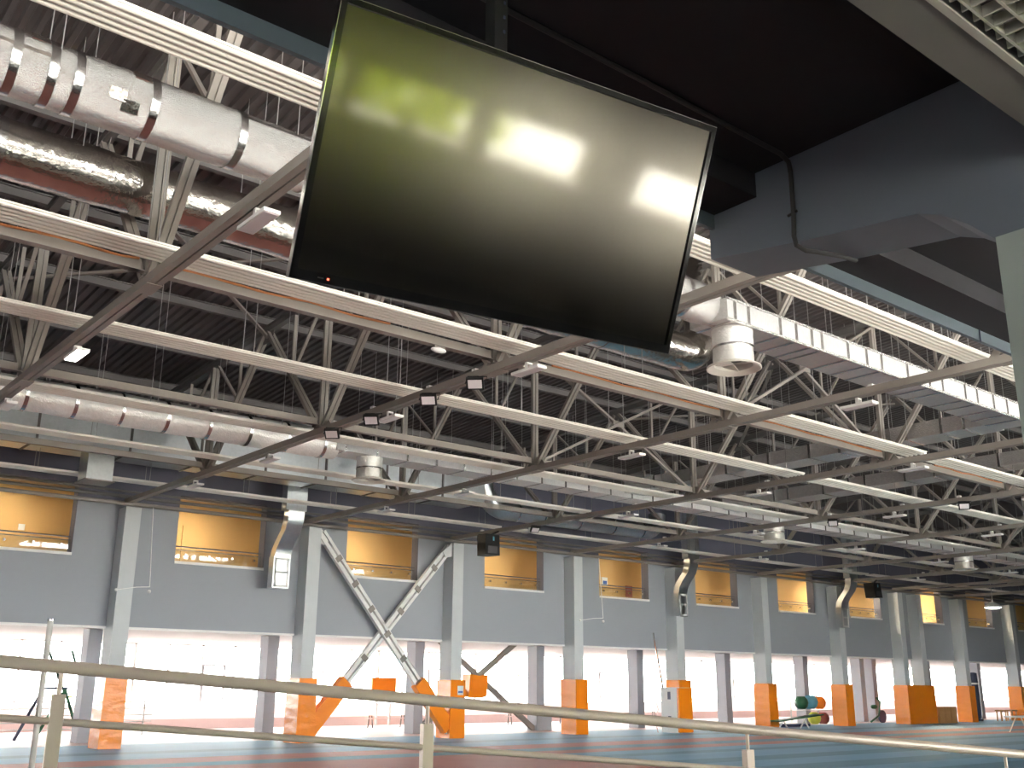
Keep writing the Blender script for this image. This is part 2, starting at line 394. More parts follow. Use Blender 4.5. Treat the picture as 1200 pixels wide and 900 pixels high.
# undercroft: rear columns, facade glazing
R2 = [10.72, 16.84, 23.03, 29.18, 35.2, 41.4, 47.8, 53.1, 54.33, 60.2, 66.35]
for x in R2:
    struct('column_rear', MB().box((x, 34.0, FL), (x+0.42, 34.6, 1.6)), M['column2'])
FY = 44.6
nwin = 18
for i in range(nwin):
    a = -8+6*i
    mbf = MB().box((a, FY, FL), (a+0.12, FY+0.15, 1.75))
    w = struct('window_%d' % (80+i), mbf, M['white'])
    obj('sill', MB().box((a, FY-0.05, FL), (a+6, FY+0.15, FL+0.55)), M['white'], w)
    obj('top_rail', MB().box((a, FY, 1.55), (a+6, FY+0.15, 1.75)), M['white'], w)
    for k in range(4):
        x = a+1.5*k
        if k: obj('mullion', MB().box((x, FY, FL+0.55), (x+0.06, FY+0.12, 1.6)), M['white'], w)
        obj('glass_pane', MB().box((x+0.06, FY+0.05, FL+0.55), (x+1.5, FY+0.06, 1.6)), M['glass'], w)
    if i % 2 == 0:
        x = a+3.06
        s = MB()
        for q in ((x, 0.70, x+1.05, 0.78), (x, -1.1, x+1.05, -1.02), (x, -1.02, x+0.07, 0.70), (x+0.98, -1.02, x+1.05, 0.70)):
            s.box((q[0], FY-0.03, q[1]), (q[2], FY+0.03, q[3]))
        obj('opening_sash', s, M['column2'], w)
    else:
        obj('transom', MB().box((a+1.5, FY-0.02, 0.5), (a+3.0, FY+0.08, 0.55)), M['column2'], w)
struct('banked_track', MB().poly([(XL, 42.4, FL), (XL, 42.6, FL+0.38), (XL, 44.3, FL+0.9), (XL, 44.5, FL)], (XR-XL, 0, 0)), M['pink'])
struct('wall_facade_upper', MB().box((XL, FY, 1.75), (XR, FY+0.3, 6.0)), M['plain'])

# far-wall columns
for i, x in enumerate(COLX):
    struct('column', MB().box((x, 30.6, FL), (x+0.46, WY+0.1, 4.99 if i != 7 else 4.95)), M['column'])

# mezzanine over the viewer
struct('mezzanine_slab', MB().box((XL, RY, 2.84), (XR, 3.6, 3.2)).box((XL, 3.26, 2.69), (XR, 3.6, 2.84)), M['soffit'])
struct('trim_2', MB().box((XL, 3.57, 2.60), (XR, 3.60, 3.25)), M['fascia'], label='blue-grey steel edge channel of the mezzanine')
for x in (0.2, 7.6):
    struct('trim_seam', MB().box((x, 3.562, 2.595), (x+0.012, 3.57, 2.69)), M['ink'])
struct('ceiling_beam', MB().poly([(4.45, 3.61, 2.88), (4.45, 3.61, 2.42), (4.45, 2.89, 2.31), (4.45, 2.32, 2.24), (4.45, 2.2, 2.19), (4.45, 2.08, 2.10), (4.45, 1.97, 1.99), (4.45, 1.45, 1.99),
                                  (4.45, 1.2, 2.2), (4.45, -5.9, 2.3), (4.45, -5.9, 2.88)], (0.42, 0, 0)), M['beam'], label='blue-grey concrete beam with a haunch at the column')
struct('near_column', MB().box((4.452, 1.46, FL), (4.87, 1.96, 1.995)), M['near_column'], label='pale green-grey column under the concrete beam')
struct('floor_mezzanine', MB().box((XL, RY, 3.2), (XR, 3.56, 3.24)), M['plain'])
# lowered ceiling at the corner
struct('trim_3', MB().box((0.5, 1.455, 2.3), (4.45, 1.64, 2.84)), M['bulkhead'], label='grey-brown bulkhead beside the ceiling grille')
g = thing('ceiling_grille', (3.2, 0.9, 2.3), 'white open-cell ceiling grille beyond the grey-brown bulkhead', 'ceiling grille')
obj('edge_angle', MB().box((0.5, 1.43, 2.29), (4.45, 1.46, 2.30)), M['grille'], g)
s = MB().box((1.6, -0.003, 2.315), (4.44, 0.003, 2.365))
s = obj('slat', MB().box((1.6, 1.395, 2.315), (4.44, 1.405, 2.365)), M['grille'], g)
for k in range(1, 11): inst(s, g, (0, -0.085*k, 0))
s = obj('slat', MB().box((1.605, 0.5, 2.318), (1.613, 1.43, 2.362)), M['grille'], g)
for k in range(1, 33): inst(s, g, (0.085*k, 0, 0))

# ------------------------------------------------------------------ television on its pole
a_ = Vector((0.990, -0.133, 0.0116)).normalized(); b_ = Vector((0.06, 0.38, -0.92)); b_ = (b_-a_*b_.dot(a_)).normalized()
n_ = a_.cross(b_)                                   # points away from the viewer, into the back of the set
c_ = Vector((1.987, 2.381, 1.564))
def T(x, y, d): return c_+a_*x+b_*y+n_*d
def tbox(mbx, x0, x1, y0, y1, d0, d1):
    v = [T(x, y, d) for d in (d0, d1) for x, y in ((x0, y0), (x1, y0), (x1, y1), (x0, y1))]
    return mbx.add(v, [(0,3,2,1),(4,5,6,7),(0,1,5,4),(1,2,6,5),(2,3,7,6),(3,0,4,7)])
tv = thing('television', tuple(c_), 'large black flat television hung tilted from the mezzanine ceiling', 'television')
hw, hh = 0.730, 0.421
obj('screen', tbox(MB(), -hw+0.018, hw-0.018, -hh+0.018, hh-0.03, 0.004, 0.012), M['screen'], tv)
bz = obj('bezel', (lambda m: (tbox(m, -hw, hw, -hh, -hh+0.018, -0.004, 0.03), tbox(m, -hw, hw, hh-0.03, hh, -0.004, 0.03),
     tbox(m, -hw, -hw+0.018, -hh, hh, -0.0035, 0.03), tbox(m, hw-0.018, hw, -hh, hh, -0.0035, 0.03), m)[-1])(MB()), M['black_gloss'], tv)
rim = MB()
for q in ((-hw-0.003, hw+0.003, -hh-0.003, -hh), (-hw-0.003, hw+0.003, hh, hh+0.003), (-hw-0.003, -hw, -hh, hh), (hw, hw+0.003, -hh, hh)):
    tbox(rim, *q, 0.0, 0.028)
obj('rim_trim', rim, M['chrome'], tv, label='thin bright metal edge')
obj('housing', tbox(MB(), -hw+0.04, hw-0.04, -hh+0.05, hh-0.05, 0.03, 0.075), M['black'], tv)
obj('indicator_light', tbox(MB(), -hw+0.115, -hw+0.121, hh-0.018, hh-0.012, -0.006, -0.004), M['red_led'], tv)
obj('sensor_label', tbox(MB(), -hw+0.085, -hw+0.103, hh-0.017, hh-0.013, -0.0055, -0.004), M['cable'], tv)
pole = thing('ceiling_pole', (1.97, 2.52, 2.84), 'black square mounting pole holding the television', 'mount')
pl = obj('pole', MB().box((1.938, 2.49, 2.0), (1.995, 2.545, 2.84)), M['black'], pole)
for z in (2.24, 2.30, 2.36, 2.42, 2.48):
    obj('pole_hole', MB().box((1.976, 2.486, z), (1.984, 2.49, z+0.012)), M['ink'], pole)
obj('ceiling_plate', MB().box((1.87, 2.42, 2.825), (2.06, 2.61, 2.84)), M['black'], pole)
obj('mount_arm', MB().box((1.93, 2.47, 1.70), (2.00, 2.55, 2.02)).bar((1.965, 2.46, 1.72), tuple(T(0, 0, 0.075)), 0.05, 0.05), M['black'], pole)

cb = thing('conduit', (3.0, 3.0, 2.82), 'thin dark cable along the mezzanine ceiling and down the beam', 'cable')
obj('ceiling_run', MB().tube([(0.9, 3.0, 2.825), (2.0, 3.0, 2.822), (3.2, 3.0, 2.825), (4.35, 3.01, 2.825), (4.42, 3.01, 2.80), (4.432, 3.01, 2.74)], 0.014, 8), M['cable'], cb, True)
obj('beam_run', MB().tube([(4.432, 3.01, 2.74), (4.434, 3.012, 2.5), (4.434, 3.02, 2.36), (4.45, 3.02, 2.31), (4.52, 3.01, 2.295), (4.62, 2.98, 2.30), (4.76, 2.94, 2.305), (4.88, 2.93, 2.31)], 0.013, 8), M['cable'], cb, True)
obj('cable_clip', MB().tube([(4.435, 2.99, 2.50), (4.435, 3.05, 2.49)], 0.008, 6), M['cable'], cb)

# ------------------------------------------------------------------ roof trusses
HP = [(-.09,-.04),(-.012,-.04),(-.012,-.01),(.012,-.01),(.012,-.04),(.09,-.04),(.09,.04),(.012,.04),(.012,.01),(-.012,.01),(-.012,.04),(-.09,.04)]
GP = [(-.1,0),(-.011,0),(-.011,.05),(.011,.05),(.011,0),(.1,0),(.1,.13),(-.1,.13)]
IP = [(-.07,0),(.07,0),(.07,.02),(.012,.02),(.012,.18),(.07,.18),(.07,.2),(-.07,.2),(-.07,.18),(-.012,.18),(-.012,.02),(-.07,.02)]
BOT = [7.2, 13.2, 19.2, 25.2]
def make_truss(x):
    t = thing('roof_truss', (x, 15, CH), '', 'truss')
    bc = obj('bottom_chord', MB().prism(GP, (x, -5.9, CH), (x, 30.9, CH)), M['truss'], t)
    obj('top_chord', MB().prism(IP, (x, -5.9, ztop(-5.9)), (x, 31.1, ztop(31.1))), M['purlin'], t)  # darker than the webs: the shade under the roof is put into its colour
    zb = CH+0.17
    for y in BOT:
        obj('vertical', MB().prism(HP, (x, y, zb), (x, y, ztop(y)), (0, -1, 0)), M['truss'], t)
        for s in (-1, 1):
            y2 = y+3*s
            p0, p1 = Vector((x, y+0.14*s, zb)), Vector((x, y2-0.1*s, ztop(y2)))
            obj('diagonal', MB().prism(HP, p0, p1, (0, -1, 0)), M['truss'], t)
            mid = p0.lerp(p1, 0.52)
            obj('sub_strut', MB().bar(mid, (x, mid.y, ztop(mid.y)), 0.07, 0.05, (0, 1, 0)), M['truss'], t)
            obj('sub_strut', MB().bar(mid, (x, y+0.2*s, ztop(y)), 0.07, 0.05, (0, 1, 0)), M['truss'], t)
        obj('gusset_plate', MB().poly([(x-.008, y-.42, CH+.12), (x-.008, y+.42, CH+.12), (x-.008, y+.22, CH+.36), (x-.008, y-.22, CH+.36)], (.016, 0, 0)), M['truss'], bc)
        obj('splice_plate', MB().box((x-.11, y-.22, CH-.012), (x+.11, y+.22, CH)), M['truss'], bc)
    for y in (4.2, 10.2, 16.2, 22.2, 28.2):
        obj('upper_gusset', MB().poly([(x-.008, y-.35, ztop(y)+.02), (x-.008, y+.35, ztop(y)+.02), (x-.008, y+.2, ztop(y)-.25), (x-.008, y-.2, ztop(y)-.25)], (.016, 0, 0)), M['purlin'], t)  # same darkened colour as the top chord, roof shade included
    return t
first = None
TR = []
for i, x in enumerate(TRX):
    lab = 'grey steel roof truss meeting the far wall at its %s column' % ORD[i] if i else 'grey steel roof truss crossing beside the television, first of the row'
    if i == 0:
        t = first = make_truss(x); t['label'] = lab
    else:
        t = dup(first, (x-TRX[0], 0, 0), lab)
    t['group'] = 'roof trusses of the hall'
    TR.append(t)
# purlins
for i, y in enumerate([-4.8, -1.8, 1.2, 4.2, 7.2, 10.2, 13.2, 16.2, 19.2, 22.2, 25.2, 28.2, 31.0]):
    o = obj('purlin', MB().prism(IP, (XL, y, ztop(y)+0.2), (XR, y, ztop(y)+0.2)), M['purlin'])
    tag(o, 'dark steel purlin along the roof deck, %s from the far wall' % ORD[12-i], 'purlin', 'roof purlins')
# longitudinal struts at the chord nodes
for nm, y, z in (('nearest the television', 13.2, 5.33), ('beside the middle silver duct', 19.2, 5.31), ('closest to the far wall', 25.2, 5.31), ('above the upper heater', 7.2, 5.33)):
    st = thing('strut_line', (22, y, z), 'beige steel strut line between the trusses, '+nm, 'strut', 'struts between the trusses')
    prof = [(-.07, 0), (.07, 0), (.07, .14), (.055, .14), (.055, .02), (-.055, .02), (-.055, .14), (-.07, .14)]
    prev = XL
    for x in TRX+[XR]:
        obj('strut_segment', MB().prism(prof, (prev+0.16, y, z), (x-0.16, y, z)), M['strut'], st); prev = x
        if x != XR: obj('end_plate', MB().box((x-0.30, y-0.06, z+0.0), (x-0.012, y+0.06, z+0.012)), M['strut'], st)
for x0, x1, y, z in ((1.6, 4.2, 13.12, 5.47), (4.6, 8.2, 13.12, 5.47), (11.6, 16.2, 13.12, 5.47), (17.6, 22.2, 13.12, 5.47), (24.6, 28.2, 13.12, 5.47)):
    k = int(x0 > 3)+int(x0 > 10)+int(x0 > 17)+int(x0 > 24)
    pts = [(x0+(x1-x0)*j/10, y+0.02*math.sin(j*2.1+x0), z+0.015*math.sin(j*1.3)) for j in range(11)]
    tag(obj('power_cable', MB().tube(pts, 0.018, 6), M['orange_cable'], None, True), 'orange cable lying on the strut in the %s bay by the television' % ORD[k], 'cable', 'orange cables on the strut')
# crossed bracing between the trusses
for x0, x1, y, lab in ((16.4, 22.4, 19.2, 'over the middle silver duct'), (16.4, 22.4, 13.2, 'above the round duct outlet'), (40.4, 46.4, 19.2, 'deep in the hall over the middle duct'), (40.4, 46.4, 13.2, 'deep in the hall by the long heater')):
    br = thing('cross_brace', (x0, y, CH), 'grey crossed steel brace between two trusses '+lab, 'brace')
    obj('brace_bar', MB().bar((x0+.15, y-.06, 5.4), (x1-.15, y-.06, ztop(y)-.1), 0.1, 0.06), M['truss'], br)
    obj('brace_bar', MB().bar((x0+.15, y+.06, ztop(y)-.1), (x1-.15, y+.06, 5.4), 0.1, 0.06), M['truss'], br)
    xm = (x0+x1)/2; zm = (5.3+ztop(y))/2
    obj('brace_plate', MB().box((xm-.2, y-.015, zm-.08), (xm+.2, y+.015, zm+.08)), M['truss'], br)
# flat bracing under the deck
for i, (x0, x1, y0, y1) in enumerate(((4.4, 10.4, 16.2, 22.2), (4.4, 10.4, 22.2, 16.2), (22.4, 28.4, 16.2, 22.2), (22.4, 28.4, 22.2, 16.2))):
    o = obj('roof_brace', MB().bar((x0, y0, ztop(y0)-0.1-0.06*(i % 2)), (x1, y1, ztop(y1)-0.1-0.06*(i % 2)), 0.09, 0.05), M['truss'])
    tag(o, 'slim diagonal roof brace in the bay after the %s truss, %s' % (('first', 'first', 'fourth', 'fourth')[i], ('upper of two', 'lower of two')[i % 2]), 'brace')

# ------------------------------------------------------------------ radiant heater panels
wire_s = None
HNAME = ['the row beside the mezzanine edge', 'the row passing below the television', 'the thin row third from the mezzanine', 'the row under the middle silver duct',
         'the row before the galvanised ducts', 'the row right by the far wall']
HY = [(7.75, 8.2), (12.36, 12.93), (15.82, 16.4), (20.2, 20.75), (24.0, 24.5), (28.62, 29.1)]
HZ = 5.4
for i, (y0, y1) in enumerate(HY):
    for j, (x0, x1) in enumerate(((XL, 22.92), (23.2, 46.2), (46.6, 90.0)) if i else ((XL, 34.2), (34.6, 60.0))):
        h = thing('radiant_heater', ((x0+x1)/2, (y0+y1)/2, HZ), 'white ribbed heater strip, %s length of %s' % (('near', 'middle', 'far')[j], HNAME[i]), 'heater', 'radiant heater strips')
        hp_ = obj('panel', MB().box((x0, y0, HZ+0.035), (x1, y1, HZ+0.06)), M['heater'], h)
        w = (y1-y0)/5
        hp = [(-w*0.36, 0.04), (-w*0.30, 0.012), (-w*0.12, 0.0), (w*0.12, 0.0), (w*0.30, 0.012), (w*0.36, 0.04)]
        s = obj('slat', MB().prism(hp, (x0, y0+w/2, HZ), (x1, y0+w/2, HZ)), M['heater'], hp_)
        for k in range(1, 5): inst(s, hp_, (0, w*k, 0))
        x = x0+1.2; first_w = None
        while x < x1:
            for y in (y0+0.06, y1-0.06):
                wr = MB().box((x-0.006, y-0.006, HZ+0.06), (x+0.006, y+0.006, dz(y)))
                if first_w is None: first_w = obj('hanger_wire', wr, M['wire'], h); fx, fy = x, y
                else: inst(first_w, h, (x-fx, y-fy, 0))
            x += 3.0

# ------------------------------------------------------------------ ducts
def arc(c, r, a0, a1, n, ax, ay):
    c = Vector(c); return [c+Vector(ax)*r*math.cos(a0+(a1-a0)*i/n)+Vector(ay)*r*math.sin(a0+(a1-a0)*i/n) for i in range(n+1)]
def hang(parent, pts):
    f = None
    for x, y, z in pts:
        if f is None: f = obj('hanger_wire', MB().box((x-.005, y-.005, z), (x+.005, y+.005, dz(y))), M['wire'], parent); f0 = (x, y, z)
        else: inst(f, parent, (x-f0[0], y-f0[1], z-f0[2]))
# round foil duct A running into a rectangular duct
AY, AZ, AR = 10.38, 6.08, 0.345
d = thing('round_duct', (3, AY, AZ), 'round embossed silver foil duct, upper of the two beside the television', 'duct')
def lumpy(x0, x1, y, z, r, n=60, k=0.012):
    return [(x0+(x1-x0)*i/n, y, z) for i in range(n+1)], [r*(1+k*math.sin(i*2.3)+k*math.sin(i*0.7)) for i in range(n+1)]
p, rr = lumpy(XL, 12.3, AY, AZ, AR)
obj('duct_body', MB().tube(p, rr, 28), M['foil'], d, True)
for x in (0.9, 1.79, 2.15, 2.40, 3.20, 4.22, 5.2, 6.6, 8.0, 9.4, 10.8, 11.9):
    obj('foil_band', MB().tube([(x-.045, AY, AZ), (x+.045, AY, AZ)], AR+0.011, 28), M['band'], d, True)
obj('seam_tape', MB().bar((4.25, AY-0.31, AZ+0.16), (5.1, AY-0.31, AZ+0.16), 0.05, 0.012, (0, -0.9, 0.45)), M['band'], d)
obj('seam_tape', MB().bar((1.3, AY-0.345, AZ+0.03), (2.1, AY-0.345, AZ+0.03), 0.035, 0.012, (0, -1, 0.1)), M['foil2'], d)
for x, a in ((2.95, -35), (2.8, -20), (2.0, 40), (3.05, 35)):
    q = math.radians(a); c = Vector((x, AY-0.352*math.cos(q), AZ+0.352*math.sin(q)))
    obj('foil_patch', MB().bar(c-Vector((.09, 0, 0)), c+Vector((.09, 0, 0)), 0.13, 0.012, (0, -math.cos(q), math.sin(q))), M['foil2'], d)
hang(d, [(x, AY+s*0.3, AZ+0.15) for x in (-6, -3, 0.5, 2.2, 4.9, 7.2, 10) for s in (-1, 1)])
d = thing('rectangular_duct', (17, 10.3, 5.72), 'silver rectangular foil duct with taped joints behind the concrete beam', 'duct')
RA = (9.9, 10.7, 5.72, 6.07)
obj('transition', (lambda m: m.tube([(12.2, AY, AZ), (12.5, AY-.02, AZ-.03), (12.9, 10.3, 5.9)], [AR, AR, 0.2], 24))(MB()), M['foil'], d, True)
obj('duct_body', MB().box((12.55, RA[0], RA[2]), (23.2, RA[1], RA[3])), M['ribfoil'], d)
for i, x in enumerate((12.7, 13.05, 13.9, 14.35, 14.8, 15.1, 15.9, 16.5, 17.0, 17.9, 18.7, 19.2, 20.1, 20.6, 21.3, 21.9, 22.5)):
    obj('foil_band', MB().box((x, RA[0]-.01, RA[2]-.01), (x+.07, RA[1]+.01, RA[3]+.01)), M['band'], d)
for z in (RA[2], RA[3]):
    obj('edge_tape', MB().box((12.55, RA[0]-.012, z-.03), (23.2, RA[0]+.02, z+.012)), M['foil'], d)
hang(d, [(x, y, RA[3]) for x in (13.5, 15.5, 17.5, 19.5, 21.5) for y in (9.92, 10.68)])
# glossy lower duct B with a riser
BY, BZ, BR = 13.85, 6.83, 0.40
d = thing('round_duct', (3, BY, BZ), 'round glossy crinkled foil duct, lower of the two beside the television', 'duct')
p, rr = lumpy(XL, 15.9, BY, BZ, BR, 70, 0.02)
pts = [Vector(q) for q in p]+arc((15.9, BY, BZ+0.75), 0.75, -math.pi/2, 0, 8, (1, 0, 0), (0, 0, 1))[1:]+[Vector((16.65, BY, dz(BY)-0.05))]
obj('duct_body', MB().tube(pts, rr+[BR]*9, 26), M['foil2'], d, True)
for x in (0.3, 2.4, 4.8, 7.0, 9.3, 11.6, 13.6):
    obj('foil_band', MB().tube([(x-.05, BY, BZ), (x+.05, BY, BZ)], BR+0.018, 26), M['band'], d, True)
hang(d, [(x, BY+s*0.34, BZ+0.2) for x in (-5, -2, 1.2, 3.4, 6, 8.5, 11, 13.5) for s in (-1, 1)])
# duct F along the middle strut
FYc = 22.6
d = thing('round_duct', (0, FYc, 5.8), 'round silver foil duct along the far strut, below the television', 'duct')
p, rr = lumpy(XL+.05, 12.6, FYc, 5.80, 0.36, 60, 0.02)
obj('duct_body', MB().tube(p, rr, 22), M['outlet'], d, True)
for k in range(12):
    x = 1.2+1.0*k
    obj('foil_band', MB().tube([(x-.04, FYc, 5.8), (x+.04, FYc, 5.8)], 0.372, 22), M['band'], d, True)
d = thing('rectangular_duct', (30, FYc, 5.6), 'long silver rectangular foil duct running down the middle of the hall', 'duct')
obj('duct_body', MB().box((12.5, 22.2, 5.62), (50, 23.0, 6.0)), M['ribfoil'], d)
for k in range(40):
    x = 12.7+0.93*k
    obj('foil_band', MB().box((x, 22.19, 5.61), (x+.06, 23.01, 6.01)), M['band'], d)
hang(d, [(13.5+2.5*k, y, 6.0) for k in range(14) for y in (22.22, 22.98)])
# cross ducts towards the far wall
for nm, x0, x1, ya, yb in (('nearer', 22.62, 23.45, 10.71, 22.19), ('farther', 27.3, 28.15, 8.0, 22.19)):
    d = thing('cross_duct', (x0, 18, 5.7), 'silver rectangular foil duct crossing the hall between trusses, the %s of two' % nm, 'duct', 'cross ducts')
    z0 = 5.75
    obj('duct_body', MB().box((x0, ya, z0), (x1, yb, z0+0.36)), M['ribfoil'], d)
    k = 0; y = ya+0.5
    while y < yb:
        obj('foil_band', MB().box((x0-.01, y, z0-.01), (x1+.01, y+.07, z0+.37)), M['band'], d); y += (0.55, 0.9, 1.3)[k % 3]; k += 1
    hang(d, [(x, ya+1+2.4*k, z0+0.36) for k in range(int((yb-ya)/2.4)) for x in (x0+.02, x1-.02)])
# round outlets
def outlet(x, y, ztop_, zl, r, label):
    t = thing('duct_outlet', (x, y, zl), label, 'air outlet')
    h = ztop_-zl
    obj('neck', MB().lathe([(r*1.03, h), (r*1.0, h*0.8), (r*1.03, h*0.62), (r*0.99, h*0.45), (r*1.02, h*0.25), (r, h*0.1)], (x, y, zl), 24), M['outlet'], t, True)
    fl = obj('flare', MB().lathe([(r*0.98, h*0.12), (r*1.08, h*0.08), (r*1.34, h*0.03), (r*1.36, 0.0), (r*1.30, -0.01), (r*0.95, h*0.08), (r*0.9, h*0.3)], (x, y, zl), 28), M['heater'], t, True)
    obj('neck_band', MB().lathe([(r*1.045, h*0.55), (r*1.05, h*0.52), (r*1.045, h*0.49)], (x, y, zl), 24), M['band'], t, True)
    for k in range(3):
        a = k*2.1+0.4
        obj('vane', MB().poly([(x, y, zl+h*.10), (x+r*.95*math.cos(a), y+r*.95*math.sin(a), zl+h*.05), (x+r*.95*math.cos(a+0.9), y+r*.95*math.sin(a+0.9), zl+h*.16)], (0, 0, 0.01)), M['heater'], fl)
    obj('inner_disc', MB().lathe([(0.01, h*0.31), (r*0.9, h*0.30)], (x, y, zl), 24), M['black'], t)
outlet(13.12, 10.28, 5.715, 5.06, 0.335, 'silver round outlet with a white flared lip under the rectangular duct')
outlet(13.65, 22.55, 5.62, 5.02, 0.33, 'small silver round outlet below the middle duct, first in the row')
outlet(30.6, 22.6, 5.62, 5.0, 0.36, 'small silver round outlet below the middle duct, second in the row')
outlet(44.0, 22.6, 5.62, 5.0, 0.38, 'small silver round outlet below the middle duct, third in the row')

# galvanised ducts by the far wall
d = thing('galvanised_duct', (8, 28, 6.1), 'big grey galvanised duct high on the far wall with a square drop', 'duct')
obj('duct_body', MB().box((XL+.06, 27.7, 5.98), (21.4, 29.2, 6.9)), M['galv'], d)
for x in (2, 5, 6.8, 9.2, 11.2, 13.2, 15.2, 17.4, 19.6): obj('flange', MB().box((x, 27.66, 5.95), (x+.06, 29.24, 6.93)), M['purlin'], d)
obj('drop_box', MB().box((8.18, 27.72, 5.13), (8.86, 28.45, 6.0)), M['galv'], d)
obj('drop_flange', MB().box((8.12, 27.66, 5.11), (8.92, 28.5, 5.14)), M['strut'], d)
d = thing('galvanised_duct', (26, 28.6, 5.7), 'galvanised round duct with an elbow before the far wall', 'duct')
R_ = 0.34
pts = arc((22.9, 28.5, 6.95), 0.95, math.pi, 1.5*math.pi, 8, (1, 0, 0), (0, 0, 1))+[Vector((x, 28.5, 6.0)) for x in (24.2, 25.5, 27, 28.5, 30.2)]+arc((30.2, 28.5, 6.7), 0.7, 1.5*math.pi, 2*math.pi, 6, (1, 0, 0), (0, 0, 1))[1:]
obj('duct_body', MB().tube(pts, R_, 20), M['galv'], d, True)
for x in (23.4, 24.6, 26.4, 28.2, 29.8): obj('joint_ring', MB().tube([(x, 28.5, 6.0), (x+.06, 28.5, 6.0)], R_+.02, 20), M['band'], d, True)
def drop(x, label):
    t = thing('drop_duct', (x, 30.2, 2.9), label, 'duct')
    obj('upper_leg', MB().box((x-.1, 29.6, 5.3), (x+.62, 29.95, dz(29.8)+.05)), M['galv'], t)
    m = MB(); prof = [(29.6, 5.32), (29.62, 5.0), (29.75, 4.7), (30.05, 4.35), (30.2, 4.1), (30.22, 3.86)]
    sec = []
    for k, (y, z) in enumerate(prof):
        dx = 0.0 if k < 3 else -0.08*(k-2)/3
        sec += [(x+dx, y, z), (x+.55+dx, y, z), (x+.55+dx, y+.33, z), (x+dx, y+.33, z)]
    fs = []
    for k in range(len(prof)-1):
        o = 4*k
        fs += [(o+i, o+(i+1) % 4, o+4+(i+1) % 4, o+4+i) for i in range(4)]
    m.add(sec, fs); obj('swan_neck', m, M['galv'], t, True)
    xb = x-.1
    gb = obj('grille_box', MB().box((xb, 30.22, 2.9), (xb+.58, 30.56, 3.88)), M['galv'], t)
    f = MB()
    for q in ((xb+.05, 2.93, xb+.53, 2.99), (xb+.05, 3.78, xb+.53, 3.84), (xb+.05, 2.93, xb+.11, 3.84), (xb+.47, 2.93, xb+.53, 3.84), (xb+.05, 3.36, xb+.53, 3.42)):
        f.box((q[0], 30.2, q[1]), (q[2], 30.225, q[3]))
    obj('grille_frame', f, M['white'], gb)
    for k in range(12):
        z = 3.0+0.066*k
        if abs(z-3.39) > .05: obj('louvre', MB().box((xb+.11, 30.205, z), (xb+.47, 30.218, z+.03)), M['galv'], gb)
drop(15.05, 'galvanised drop duct with a swan neck and white grille left of the crossed brace')
drop(34.05, 'galvanised drop duct with a white grille beside the fifth orange pad')
drop(46.1, 'small galvanised drop duct with a grille beside the far black loudspeaker')
# pipes on the column heads
tag(obj('pipe', MB().tube([(XL, 30.75, 5.10), (XR, 30.75, 5.10)], 0.062, 10), M['strut'], None, True), 'beige pipe running along the column heads of the far wall', 'pipe')
tag(obj('pipe', MB().tube([(XL, 30.95, 5.34), (XR, 30.95, 5.34)], 0.05, 10), M['purlin'], None, True), 'thin dark pipe above the beige pipe on the far wall', 'pipe')
tag(obj('pipe', MB().tube([(XL, 31.1, 5.52), (XR, 31.1, 5.52)], 0.035, 8), M['purlin'], None, True), 'topmost thin dark pipe on the far wall above the gallery windows', 'pipe')

# ------------------------------------------------------------------ lamps, floodlights, loudspeakers
def lamp(x, y, label, on=False):
    t = thing('batten_lamp', (x, y, CH-.15), label, 'lamp', 'lamps under the trusses')
    z = CH-.16
    hs = obj('housing', MB().box((x-.1, y-.34, z), (x+.1, y+.34, z+.045)), M['white'], t)
    obj('lens', MB().box((x-.085, y-.32, z-.008), (x+.085, y+.32, z)), M['lamp'] if on else M['lens'], hs)
    obj('bracket', MB().prism([(-.06, 0), (-.05, 0), (-.05, .09), (.05, .09), (.05, 0), (.06, 0), (.06, .115), (-.06, .115)], (x, y-.03, z+.045), (x, y+.03, z+.045)), M['white'], t)
    obj('junction_box', MB().box((x-.05, y-.34, CH+.13), (x+.05, y-.24, CH+.2)), M['white'], t)
LY = {0: [10.0, 16.4, 20.5], 1: [12.4, 16.6, 21.7, 26.0], 2: [10.1, 15.9, 22.2, 26.1], 3: [12.5, 17.0, 21.9, 26.5]}
for i in range(8):
    for k, y in enumerate(LY.get(i, [12.4, 16.6, 21.8, 26.2])):
        on = (i == 0 and k == 1)
        lab = 'white box lamp under the %s roof truss, %s from the viewer%s' % (ORD[i], ORD[k], ', glowing' if on else '')
        lamp(TRX[i]+0.06, y, lab, on)
def flood(x, y, label, yaw=0.6):
    t = thing('floodlight', (x, y, CH-.2), label, 'floodlight', 'black floodlights on the trusses')
    d = Vector((-math.sin(yaw), -math.cos(yaw)*0.7, -0.75)).normalized(); s = d.cross(Vector((0, 0, 1))).normalized(); u = s.cross(d)
    c = Vector((x-.16, y, CH-.14))
    def bx(w, h, a, b):
        v = [c+s*i*w+u*j*h+d*k for k in (a, b) for i, j in ((-1, -1), (1, -1), (1, 1), (-1, 1))]
        return MB().add(v, [(0,3,2,1),(4,5,6,7),(0,1,5,4),(1,2,6,5),(2,3,7,6),(3,0,4,7)])
    bd = obj('body', bx(.15, .11, -.05, .02), M['black'], t)
    obj('lens', bx(.12, .08, .02, .026), M['lens'], bd)
    obj('yoke', MB().tube([c+s*.17, c+s*.17+Vector((.05, 0, .14)), c-s*.17+Vector((.05, 0, .14)), c-s*.17], .012, 6), M['black'], t)
    obj('junction_box', MB().box((x-.05, y+.15, CH+.13), (x+.05, y+.25, CH+.2)), M['white'], t)
for k, y in enumerate((13.57, 14.97, 16.93, 18.47)): flood(TRX[1], y, 'black floodlight under the second roof truss, %s from the viewer' % ORD[k])
for k, y in enumerate((14.3, 18.6)): flood(TRX[4], y, 'black framed floodlight under the fifth roof truss, %s from the viewer' % ORD[k], 0.9)
